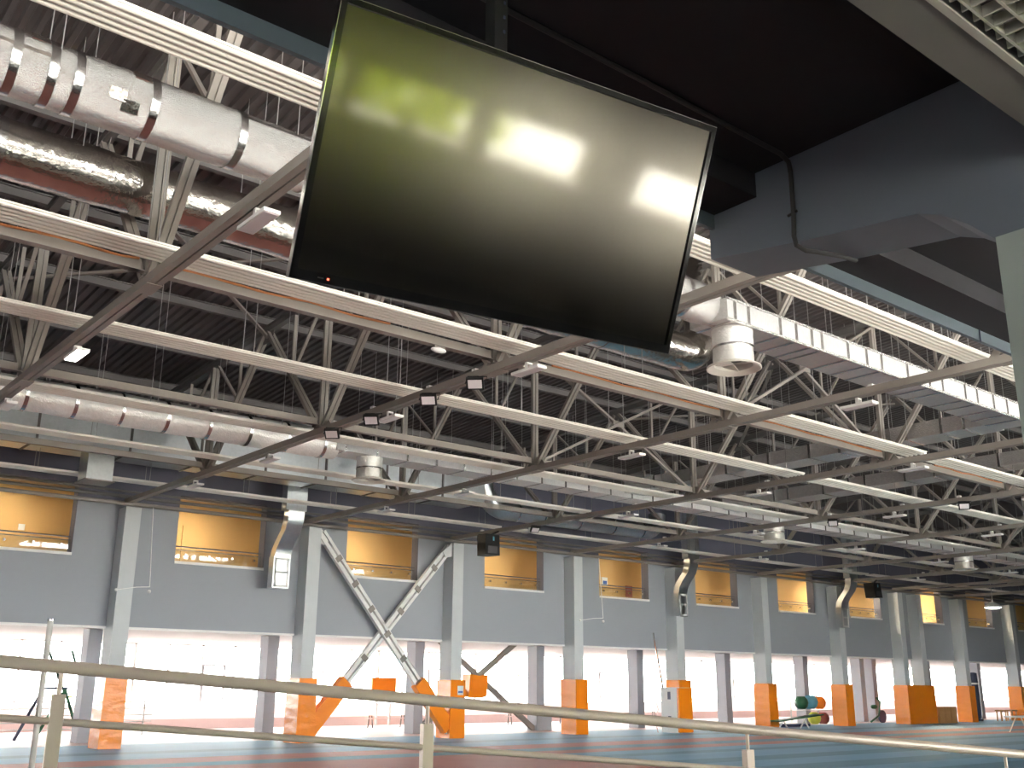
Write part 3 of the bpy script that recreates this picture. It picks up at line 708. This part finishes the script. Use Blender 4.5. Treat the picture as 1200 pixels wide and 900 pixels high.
for k, y in enumerate((26.0, 28.9)): flood(TRX[3], y, 'small black floodlight near the black loudspeaker, %s from the viewer' % ORD[k], 0.2)
t = thing('smoke_detector', (9.2, 13.2, 5.27), 'small white oblong detector under the strut before the second truss', 'detector')
obj('base', MB().box((9.1, 13.16, 5.30), (9.3, 13.24, 5.33)), M['strut'], t)
obj('cover', MB().ball((9.2, 13.2, 5.27), .09, 10, (1.7, .8, .5)), M['white'], t, True)
def speaker(x, y, z, label, k=1.0):
    t = thing('loudspeaker', (x, y, z-.35), label, 'loudspeaker')
    q = [(-.32, -.30), (.32, -.30), (.22, .30), (-.22, .30)]
    v = []
    for zz, lean in ((-.36*k, 0.0), (.36*k, -0.12)):
        for a, b in q: v.append((x+a*k*0.95+lean*-0.6, y+b*k+lean*-1.0, z+zz))
    obj('cabinet', MB().add(v, [(0,3,2,1),(4,5,6,7),(0,1,5,4),(1,2,6,5),(2,3,7,6),(3,0,4,7)]), M['black'], t)
    obj('yoke', MB().bar((x, y, z+.3), (x+.52, y+.05, CH+.03), .06, .05), M['black'], t)
    obj('badge', MB().box((x+.05, y-.235*k, z+.14), (x+.11, y-.225*k, z+.28)), M['teal'], t)
    obj('waveguide', MB().box((x-.2*k, y-.30*k, z-.30*k), (x+.2*k, y-.285*k, z-.06*k)), M['rubber'], t)
speaker(21.8, 28.0, 4.62, 'black loudspeaker hanging below the roof before the fourth column')
speaker(45.9, 28.3, 4.58, 'black loudspeaker hanging below the roof near the double column')
def sensor(x, y, zt, zb, dx, label):
    t = thing('hanging_rod', (x, y, zb), label, 'rod')
    obj('rod', MB().tube([(x+.12, 30.72, 5.06), (x, y, zb)], .016, 6), M['white'], t)
    obj('arm', MB().tube([(x, y, zb), (x+dx*.4, y, zb-.03), (x+dx, y, zb-.14)], .014, 6), M['white'], t)
    obj('knob', MB().ball((x, y, zb-.13), .055, 8), M['white'], t, True)
    obj('arm_end', MB().ball((x+dx, y, zb-.14), .05, 8), M['white'], t, True)
sensor(11.0, 30.0, 4.9, 2.65, -0.95, 'thin white hanging rod with a short arm by the second column')
sensor(29.6, 30.4, 4.9, 2.62, -1.25, 'thin white hanging rod with a short arm by the fifth column')
p = thing('pendant_lamp', (57.6, 28.2, 4.3), 'glowing round pendant lamp deep in the hall by the far columns', 'lamp')
obj('shade', MB().lathe([(.1, .3), (.4, .1), (.45, 0)], (57.6, 28.2, 4.35), 16), M['white'], p, True)
obj('lens', MB().lathe([(.44, 0), (.3, -.06), (.01, -.08)], (57.6, 28.2, 4.36), 16), M['lamp'], p, True)
obj('stem', MB().tube([(57.6, 28.2, 4.6), (57.6, 28.2, dz(28.2))], .02, 6), M['wire'], p)

# ------------------------------------------------------------------ column pads, braces on the far wall
def pad(x0, y0, x1, y1, z1, m, label, t=None):
    t = thing('column_pad', ((x0+x1)/2, y0, FL), label, 'pad', 'orange pads on the columns')
    def sheet(ax, c0, c1, fixed, nrm):
        m_ = MB(); nu, nv = 4, 16
        for j in range(nv+1):
            for i in range(nu+1):
                u = c0+(c1-c0)*i/nu; z = FL+0.01+(z1-FL-0.01)*j/nv
                b = 0.0 if i in (0, nu) or j in (0, nv) else 0.018*math.sin(j*2.2+i*1.1+c0*3)+random.uniform(-.008, .008)
                m_.v.append((u, fixed+nrm*b, z) if ax == 0 else (fixed+nrm*b, u, z))
        for j in range(nv):
            for i in range(nu):
                o = j*(nu+1)+i; m_.f.append((o, o+1, o+nu+2, o+nu+1))
        return m_
    obj('front_pad', sheet(0, x0, x1, y0, -1), M['orange'], t, True)
    obj('side_pad', sheet(1, y1, y0, x0, -1), M['orange'], t, True)
    obj('core', MB().box((x0+.02, y0+.02, FL), (x1, y1, z1-.02)).box((x0, y0, z1-.02), (x1, y1, z1)), M['orange'], t)
    return t
for i, x in enumerate(COLX):
    if i == 0: continue
    if i == 5:
        pad(x-.25, 30.35, x+.5, WY-.1, 0.27, None, 'small orange pad on the fifth column behind the white cabinet'); continue
    if i == 9: continue
    x1 = x+.56 if i != 8 else COLX[9]+.75
    t = pad(x-.08, 30.48, x1, WY+.12, 0.17 if i != 4 else 0.24, None, 'orange vinyl pad around the foot of the %s column%s' % (ORD[i-1], ' pair' if i == 8 else ''))
    if i in (3, 11):
        nt_ = obj('notice', MB().box((x+.2, 30.45, -.34), (x+.46, 30.455, -.03)), M['sign'], t)
        obj('notice_print', MB().box((x+.23, 30.445, -.27), (x+.43, 30.45, -.21)), M['blue'], nt_)
cab = thing('padded_cabinet', (33.1, 29.4, FL), 'white cabinet with an orange padded front before the fifth column', 'cabinet')
obj('body', MB().box((32.76, 29.46, FL), (33.56, 30.33, -0.03)), M['white'], cab)
obj('front_pad', MB().box((32.77, 29.36, FL+.02), (33.58, 29.46, -0.05)), M['orange'], cab)
for z in (-.5, -1.45): obj('latch', MB().box((32.745, 29.8, z), (32.76, 29.95, z+.3)), M['ink'], cab)
obj('cable_hose', MB().tube([(32.6, 30.3, -.1), (32.4, 30.3, -.5), (32.55, 30.3, -.9), (32.35, 30.3, -1.3), (32.5, 30.3, FL)], .02, 6), M['pink'], cab, True)
tag(obj('conduit_pipe', MB().tube([(33.3, 31.16, 2.2), (33.75, 31.16, .2), (33.8, 31.16, -.05), (33.8, 31.16, FL)], .04, 8), M['chrome'], None, True), 'thin bright pipe on the wall beside the fifth column', 'pipe')

LP = [(-.15, -.08), (-.05, -.08), (-.05, .06), (.05, .06), (.05, -.08), (.15, -.08), (.15, .08), (-.15, .08)]
xb = thing('crossed_brace', (19.5, 30.8, FL), 'white crossed steel brace between the second and third padded columns', 'brace')
for a, b, off in (((16.86, 4.85), (22.3, -1.55), 0.0), ((22.25, 4.85), (16.75, -1.55), 0.16)):
    p0, p1 = (a[0], 30.72+off, a[1]), (b[0], 30.72+off, b[1])
    br = obj('brace_bar', MB().prism(LP, p0, p1, (0, 1, 0)), M['white'], xb)
    for k in range(1, 8):
        q = Vector(p0).lerp(Vector(p1), k/8); d = (Vector(p1)-Vector(p0)).normalized()
        obj('batten_plate', MB().bar(q-d*.09+Vector((0, -.085, 0)), q+d*.09+Vector((0, -.085, 0)), .24, .02, (0, 1, 0)), M['strut'], br)
    q0 = Vector(p0).lerp(Vector(p1), 0.745); q1 = Vector(p0).lerp(Vector(p1), 0.985)
    obj('brace_pad', MB().bar(q0+Vector((0, -.05, 0)), q1+Vector((0, -.05, 0)), .48, .30, (0, 1, 0)), M['orange'], br, label='orange vinyl sleeve')
obj('corner_gusset', MB().poly([(16.8, 30.7, 5.0), (17.25, 30.7, 4.7), (17.0, 30.7, 4.45), (16.8, 30.7, 4.5)], (0, .04, 0)), M['white'], xb)
obj('corner_gusset', MB().poly([(22.25, 30.7, 5.0), (21.85, 30.7, 4.65), (22.0, 30.7, 4.45), (22.25, 30.7, 4.5)], (0, .04, 0)), M['white'], xb)
xb = thing('crossed_brace', (26.2, 34.1, FL), 'white crossed brace among the rear columns with an orange centre pad', 'brace')
obj('brace_bar', MB().bar((23.4, 34.2, 2.3), (29.2, 34.2, FL+.05), .2, .14, (0, 1, 0)), M['strut'], xb)
obj('brace_bar', MB().bar((23.4, 34.4, FL+.05), (29.2, 34.4, 2.3), .2, .14, (0, 1, 0)), M['strut'], xb)
obj('centre_pad', MB().poly([(25.6, 33.95, -.45), (26.25, 33.95, -.5), (26.5, 33.95, -.42), (26.55, 33.95, .4), (26.15, 33.95, .36), (25.65, 33.95, .42)], (0, .5, 0)), M['orange'], xb)
obj('foot_block', MB().box((29.6, 34.1, FL), (30.1, 34.5, -1.2)), M['column2'], xb)
t = thing('hanging_pad', (27.3, 42.0, FL), 'orange square pad on white posts far behind the brace by the windows', 'pad')
obj('centre_pad', MB().box((26.0, 41.8, -.6), (27.3, 42.0, .3)), M['orange'], t)
for x in (26.3, 27.0): obj('post', MB().box((x, 41.85, FL), (x+.08, 41.95, -.6)), M['white'], t)

# ------------------------------------------------------------------ things on the hall floor
def bench(x, y, L, label):
    t = thing('bench', (x, y, FL), label, 'bench', 'low benches along the banked track')
    obj('seat', MB().box((x, y, FL+.36), (x+L, y+.3, FL+.40)), M['pink'], t)
    for k in range(3):
        xx = x+.15+k*(L-.3)/2
        obj('leg', MB().tube([(xx-.12, y+.15, FL), (xx-.06, y+.15, FL+.5), (xx+.06, y+.15, FL+.5), (xx+.12, y+.15, FL)], .03, 6), M['strut'], t)
bench(24.5, 39.5, 3.6, 'low pink bench by the windows behind the crossed brace')
bench(32.2, 39.5, 3.6, 'low pink bench by the windows beside the fourth column')
bench(40.5, 39.5, 3.4, 'low pink bench by the windows near the white cabinet')
t = thing('weight_bench', (41.3, 30.1, FL), 'low white bench with a dark green tilted top by the sixth column', 'bench')
obj('top', MB().bar((39.8, 30.0, -1.45), (43.2, 30.0, -1.2), .5, .05), M['green'], t)
for x in (40.3, 41.9): obj('leg', MB().tube([(x-.25, 30, FL), (x+.1, 30, -1.42), (x+.4, 30, FL)], .035, 6), M['white'], t)
tag(obj('rail_mat', MB().box((41.8, 31.4, FL), (44.4, 32.1, FL+.12)), M['ink']), 'long low dark mat lying beyond the sixth column', 'mat')
for k, (x, z, r, m, lab) in enumerate(((45.2, -.72, .35, 'green', 'dark green'), (45.95, -.69, .38, 'teal', 'teal patterned'), (46.7, -.72, .35, 'orange', 'orange'), (46.2, FL+.33, .33, 'yellow', 'yellow-green'), (46.95, FL+.32, .32, 'red', 'brown-red'))):
    tag(obj('exercise_ball', MB().ball((x, 32.4, z), r, 14), M[m], None, True), '%s exercise ball stacked before the seventh column' % lab, 'ball', 'exercise balls by the column')
t = thing('ball_rack', (46.2, 32.5, FL), 'small white rack carrying the exercise balls', 'rack')
for x in (45.0, 47.3): obj('post', MB().tube([(x, 32.9, FL), (x, 32.9, -.5)], .03, 6), M['white'], t)
obj('shelf', MB().box((45.0, 32.2, -1.10), (47.3, 32.9, -1.075)), M['white'], t)
t = thing('training_bike', (51.3, 32.0, FL), 'dark green exercise machine left of the double column', 'exercise machine')
obj('frame', MB().tube([(50.6, 32, FL+.1), (51.4, 32, FL+.4), (51.6, 32, FL+1.1), (51.3, 32, FL+1.3)], .05, 6), M['green'], t)
obj('seat', MB().ball((51.0, 32, FL+.85), .25, 8, (1, .6, .5)), M['green'], t, True)
obj('wheel', MB().tube([(51.7, 31.95, FL+.35), (51.7, 32.05, FL+.35)], .33, 14), M['ink'], t)
t = thing('plyo_box', (54.9, 30.6, FL), 'row of pale wooden boxes beside the double column pad', 'box')
for k in range(3): obj('box_panel', MB().box((54.7+.62*k, 30.4, FL), (55.28+.62*k, 30.95, FL+.85)), M['wood'], t)
for k, x in enumerate((60.6, 61.4)):
    t = thing('punching_bag', (x, 31.8, FL), 'tall black punching bag beside the %s, %s of two' % ('ninth pad', ('near', 'far')[k]), 'punching bag', 'punching bags')
    obj('bag', MB().lathe([(.05, 2.75), (.24, 2.7), (.26, 1.4), (.26, .2), (.2, .1)], (x, 31.8, FL), 12, True), M['ink'], t, True)
    obj('base', MB().lathe([(.32, .0), (.34, .1), (.2, .12)], (x, 31.8, FL), 12, True), M['ink'], t, True)
    obj('strap', MB().lathe([(.265, 2.05), (.265, 2.15)], (x, 31.8, FL), 12), M['white'], t, True)
for k, x in enumerate((62.4, 63.7)):
    t = thing('stool', (x, 30.9, FL), 'small wooden stool near the last pad, %s of two' % ('first', 'second')[k], 'stool', 'wooden stools')
    obj('seat', MB().box((x, 30.8, FL+.55), (x+.7, 31.2, FL+.62)), M['wood'], t)
    for a, b in ((.05, 30.85), (.6, 30.85), (.05, 31.1), (.6, 31.1)): obj('leg', MB().box((x+a, b, FL), (x+a+.06, b+.06, FL+.55)), M['wood'], t)
t = thing('folding_table', (47, 22.6, FL), 'small white folding table standing on the blue track', 'table')
obj('top', MB().box((46.7, 22.0, -1.18), (49.0, 23.0, -1.12)), M['white'], t)
for x in (46.9, 48.7):
    for y in (22.1, 22.9): obj('leg', MB().tube([(x, y, FL), (x+.12, 22.5+.3*(y-22.5), -1.18)], .03, 6), M['steel'], t)
# stands at the left and the white post
t = thing('ladder_stand', (10.4, 36.4, FL), 'dark green folding ladder stand by the first rear column', 'ladder')
for k, (x0, x1) in enumerate(((9.55, 10.25), (10.15, 10.95), (11.55, 10.9))):
    obj('leg', MB().tube([(x0, 36.4, FL), (x1, 36.4, -.2)], .05, 8), M['green'] if k else M['ink'], t)
obj('leg', MB().tube([(11.0, 36.6, -.4), (10.3, 36.6, 1.0)], .04, 8), M['green'], t)
obj('leg', MB().tube([(11.6, 36.6, -.4), (11.05, 36.6, 1.0)], .04, 8), M['green'], t)
obj('tread', MB().bar((10.2, 36.4, -.2), (11.0, 36.4, -.2), .12, .06), M['ink'], t)
obj('tread', MB().bar((10.7, 36.5, -.45), (11.6, 36.5, -.5), .1, .05), M['yellow'], t)
t = thing('barrier', (11, 37.5, FL), 'pale horizontal rail barrier by the windows beyond the first pad', 'barrier')
for k in range(5): obj('rail', MB().tube([(2, 38, FL+.25+.22*k), (14.5, 38, FL+.25+.22*k)], .02, 6), M['white'], t)
for k in range(5): obj('post', MB().tube([(2.2+3*k, 38, FL), (2.2+3*k, 38, FL+1.2)], .03, 6), M['white'], t)
t = thing('net_post', (2.24, 8.0, FL), 'slim white upright post behind the steel railing', 'post')
obj('pole', MB().tube([(2.24, 8.0, FL), (2.24, 8.0, .42)], .021, 12), M['white'], t, True)
obj('cap', MB().tube([(2.24, 8.0, .42), (2.24, 8.0, .435)], .023, 12), M['chrome'], t, True)
obj('foot_plate', MB().box((2.1, 7.86, FL), (2.38, 8.14, FL+.015)), M['white'], t)

# ------------------------------------------------------------------ ramp and steel railing before the viewer
P0 = Vector((1.02, 4.21, 0.07)); D = Vector((0.977, -0.197, -0.079)).normalized()
def R(t, dz_=0.0): return P0+D*t+Vector((0, 0, dz_))
ra, rb = R(-4.5, -1.02), R(9.2, -1.02)
nrm = Vector((-D.y, D.x, 0)).normalized()
mb = MB()
q = [ra+nrm*.15, rb+nrm*.15, rb-nrm*1.8, ra-nrm*1.8]
mb.add([tuple(v) for v in q]+[(v.x, v.y, FL) for v in q], [(0,3,2,1),(4,5,6,7),(0,1,5,4),(1,2,6,5),(2,3,7,6),(3,0,4,7)])
struct('ramp', mb, M['rubber'])
rl = thing('steel_railing', tuple(R(2, -1.02)), 'brushed steel ramp railing with a thick top rail sloping down', 'railing')
obj('top_rail', MB().tube([R(-4.4), R(9.0)], 0.0245, 18), M['steel'], rl, True)
for a, b in ((-4.3, 0.19), (0.242, 1.69), (1.74, 3.47), (3.52, 5.41), (5.47, 8.9)):
    obj('mid_rail', MB().tube([R(a, -.195), R(b, -.195)], 0.0135, 12), M['steel'], rl, True)
for t_ in (-1.35, 0.215, 1.715, 3.495, 5.44, 7.3):
    c = R(t_); h = Vector((D.x, D.y, 0)).normalized()*.024; w = Vector((-D.y, D.x, 0)).normalized()*.02
    z0, z1 = c.z-1.02, c.z-.098
    v = [tuple(Vector((c.x, c.y, z))+i*h+j*w) for z in (z0, z1) for i, j in ((-1, -1), (1, -1), (1, 1), (-1, 1))]
    ps = obj('post', MB().add(v, [(0,3,2,1),(4,5,6,7),(0,1,5,4),(1,2,6,5),(2,3,7,6),(3,0,4,7)]), M['steel'], rl)
    obj('post_pin', MB().tube([(c.x, c.y, z1), (c.x, c.y, c.z-.015)], 0.009, 10), M['steel'], ps, True)

# ------------------------------------------------------------------ signs in the gallery
def sign(x, z, w, h, m, label, ink=None):
    t = thing('wall_sign', (x, 33.5, z), label, 'sign')
    obj('plate', MB().box((x, 33.5, z), (x+w, 33.54, z+h)), M[m], t)
    if ink: obj('print', MB().box((x+w*.15, 33.495, z+h*.2), (x+w*.85, 33.5, z+h*.6)), M[ink], t)
sign(32.6, 4.3, .34, .38, 'sign', 'small white notice with a blue panel in the fifth gallery window', 'blue')
sign(31.0, 4.95, .42, .14, 'ink', 'small dark sign high in the fifth gallery window')
sign(34.1, 3.9, .4, .5, 'red', 'red fire cabinet sign in the fifth gallery window')
sign(8.1, 4.4, .18, .18, 'sign', 'tiny grey switch plate in the first gallery window')

# ------------------------------------------------------------------ trees outside the rear windows (mirrored in the screen)
def tree(x, y, label, h=3.6):
    t = thing('tree', (x, y, FL), label, 'tree', 'trees outside the rear windows')
    obj('trunk', MB().tube([(x, y, FL-.1), (x+.1, y, FL+1.2), (x, y, FL+2.6)], [.18, .13, .08], 8), M['bark'], t, True)
    m = MB(); rnd = random.Random(int(x*10))
    for k in range(900):
        a = rnd.uniform(0, 6.28); r = 1.7*math.sqrt(rnd.random()); z = FL+.1+rnd.random()*(h-.1)
        c = Vector((x+r*math.cos(a), y+r*math.sin(a), z)); s = rnd.uniform(.14, .3)
        u = Vector((rnd.uniform(-1, 1), rnd.uniform(-1, 1), rnd.uniform(-1, 1))).normalized(); v = u.cross(Vector((rnd.uniform(-1, 1), rnd.uniform(-1, 1), .3))).normalized()
        m.add([c+u*s, c+v*s*.5, c-u*s, c-v*s*.5], [(0, 1, 2, 3)])
    o = obj('foliage', m, M['leaf'], t); o['kind'] = 'stuff'
for k, (x, y) in enumerate(((1.4, -10.4), (4.0, -11.0), (6.3, -14.6), (2.6, -13.6))):
    tree(x, y, 'yellow-green tree outside the rear windows, %s in the row' % ORD[k])
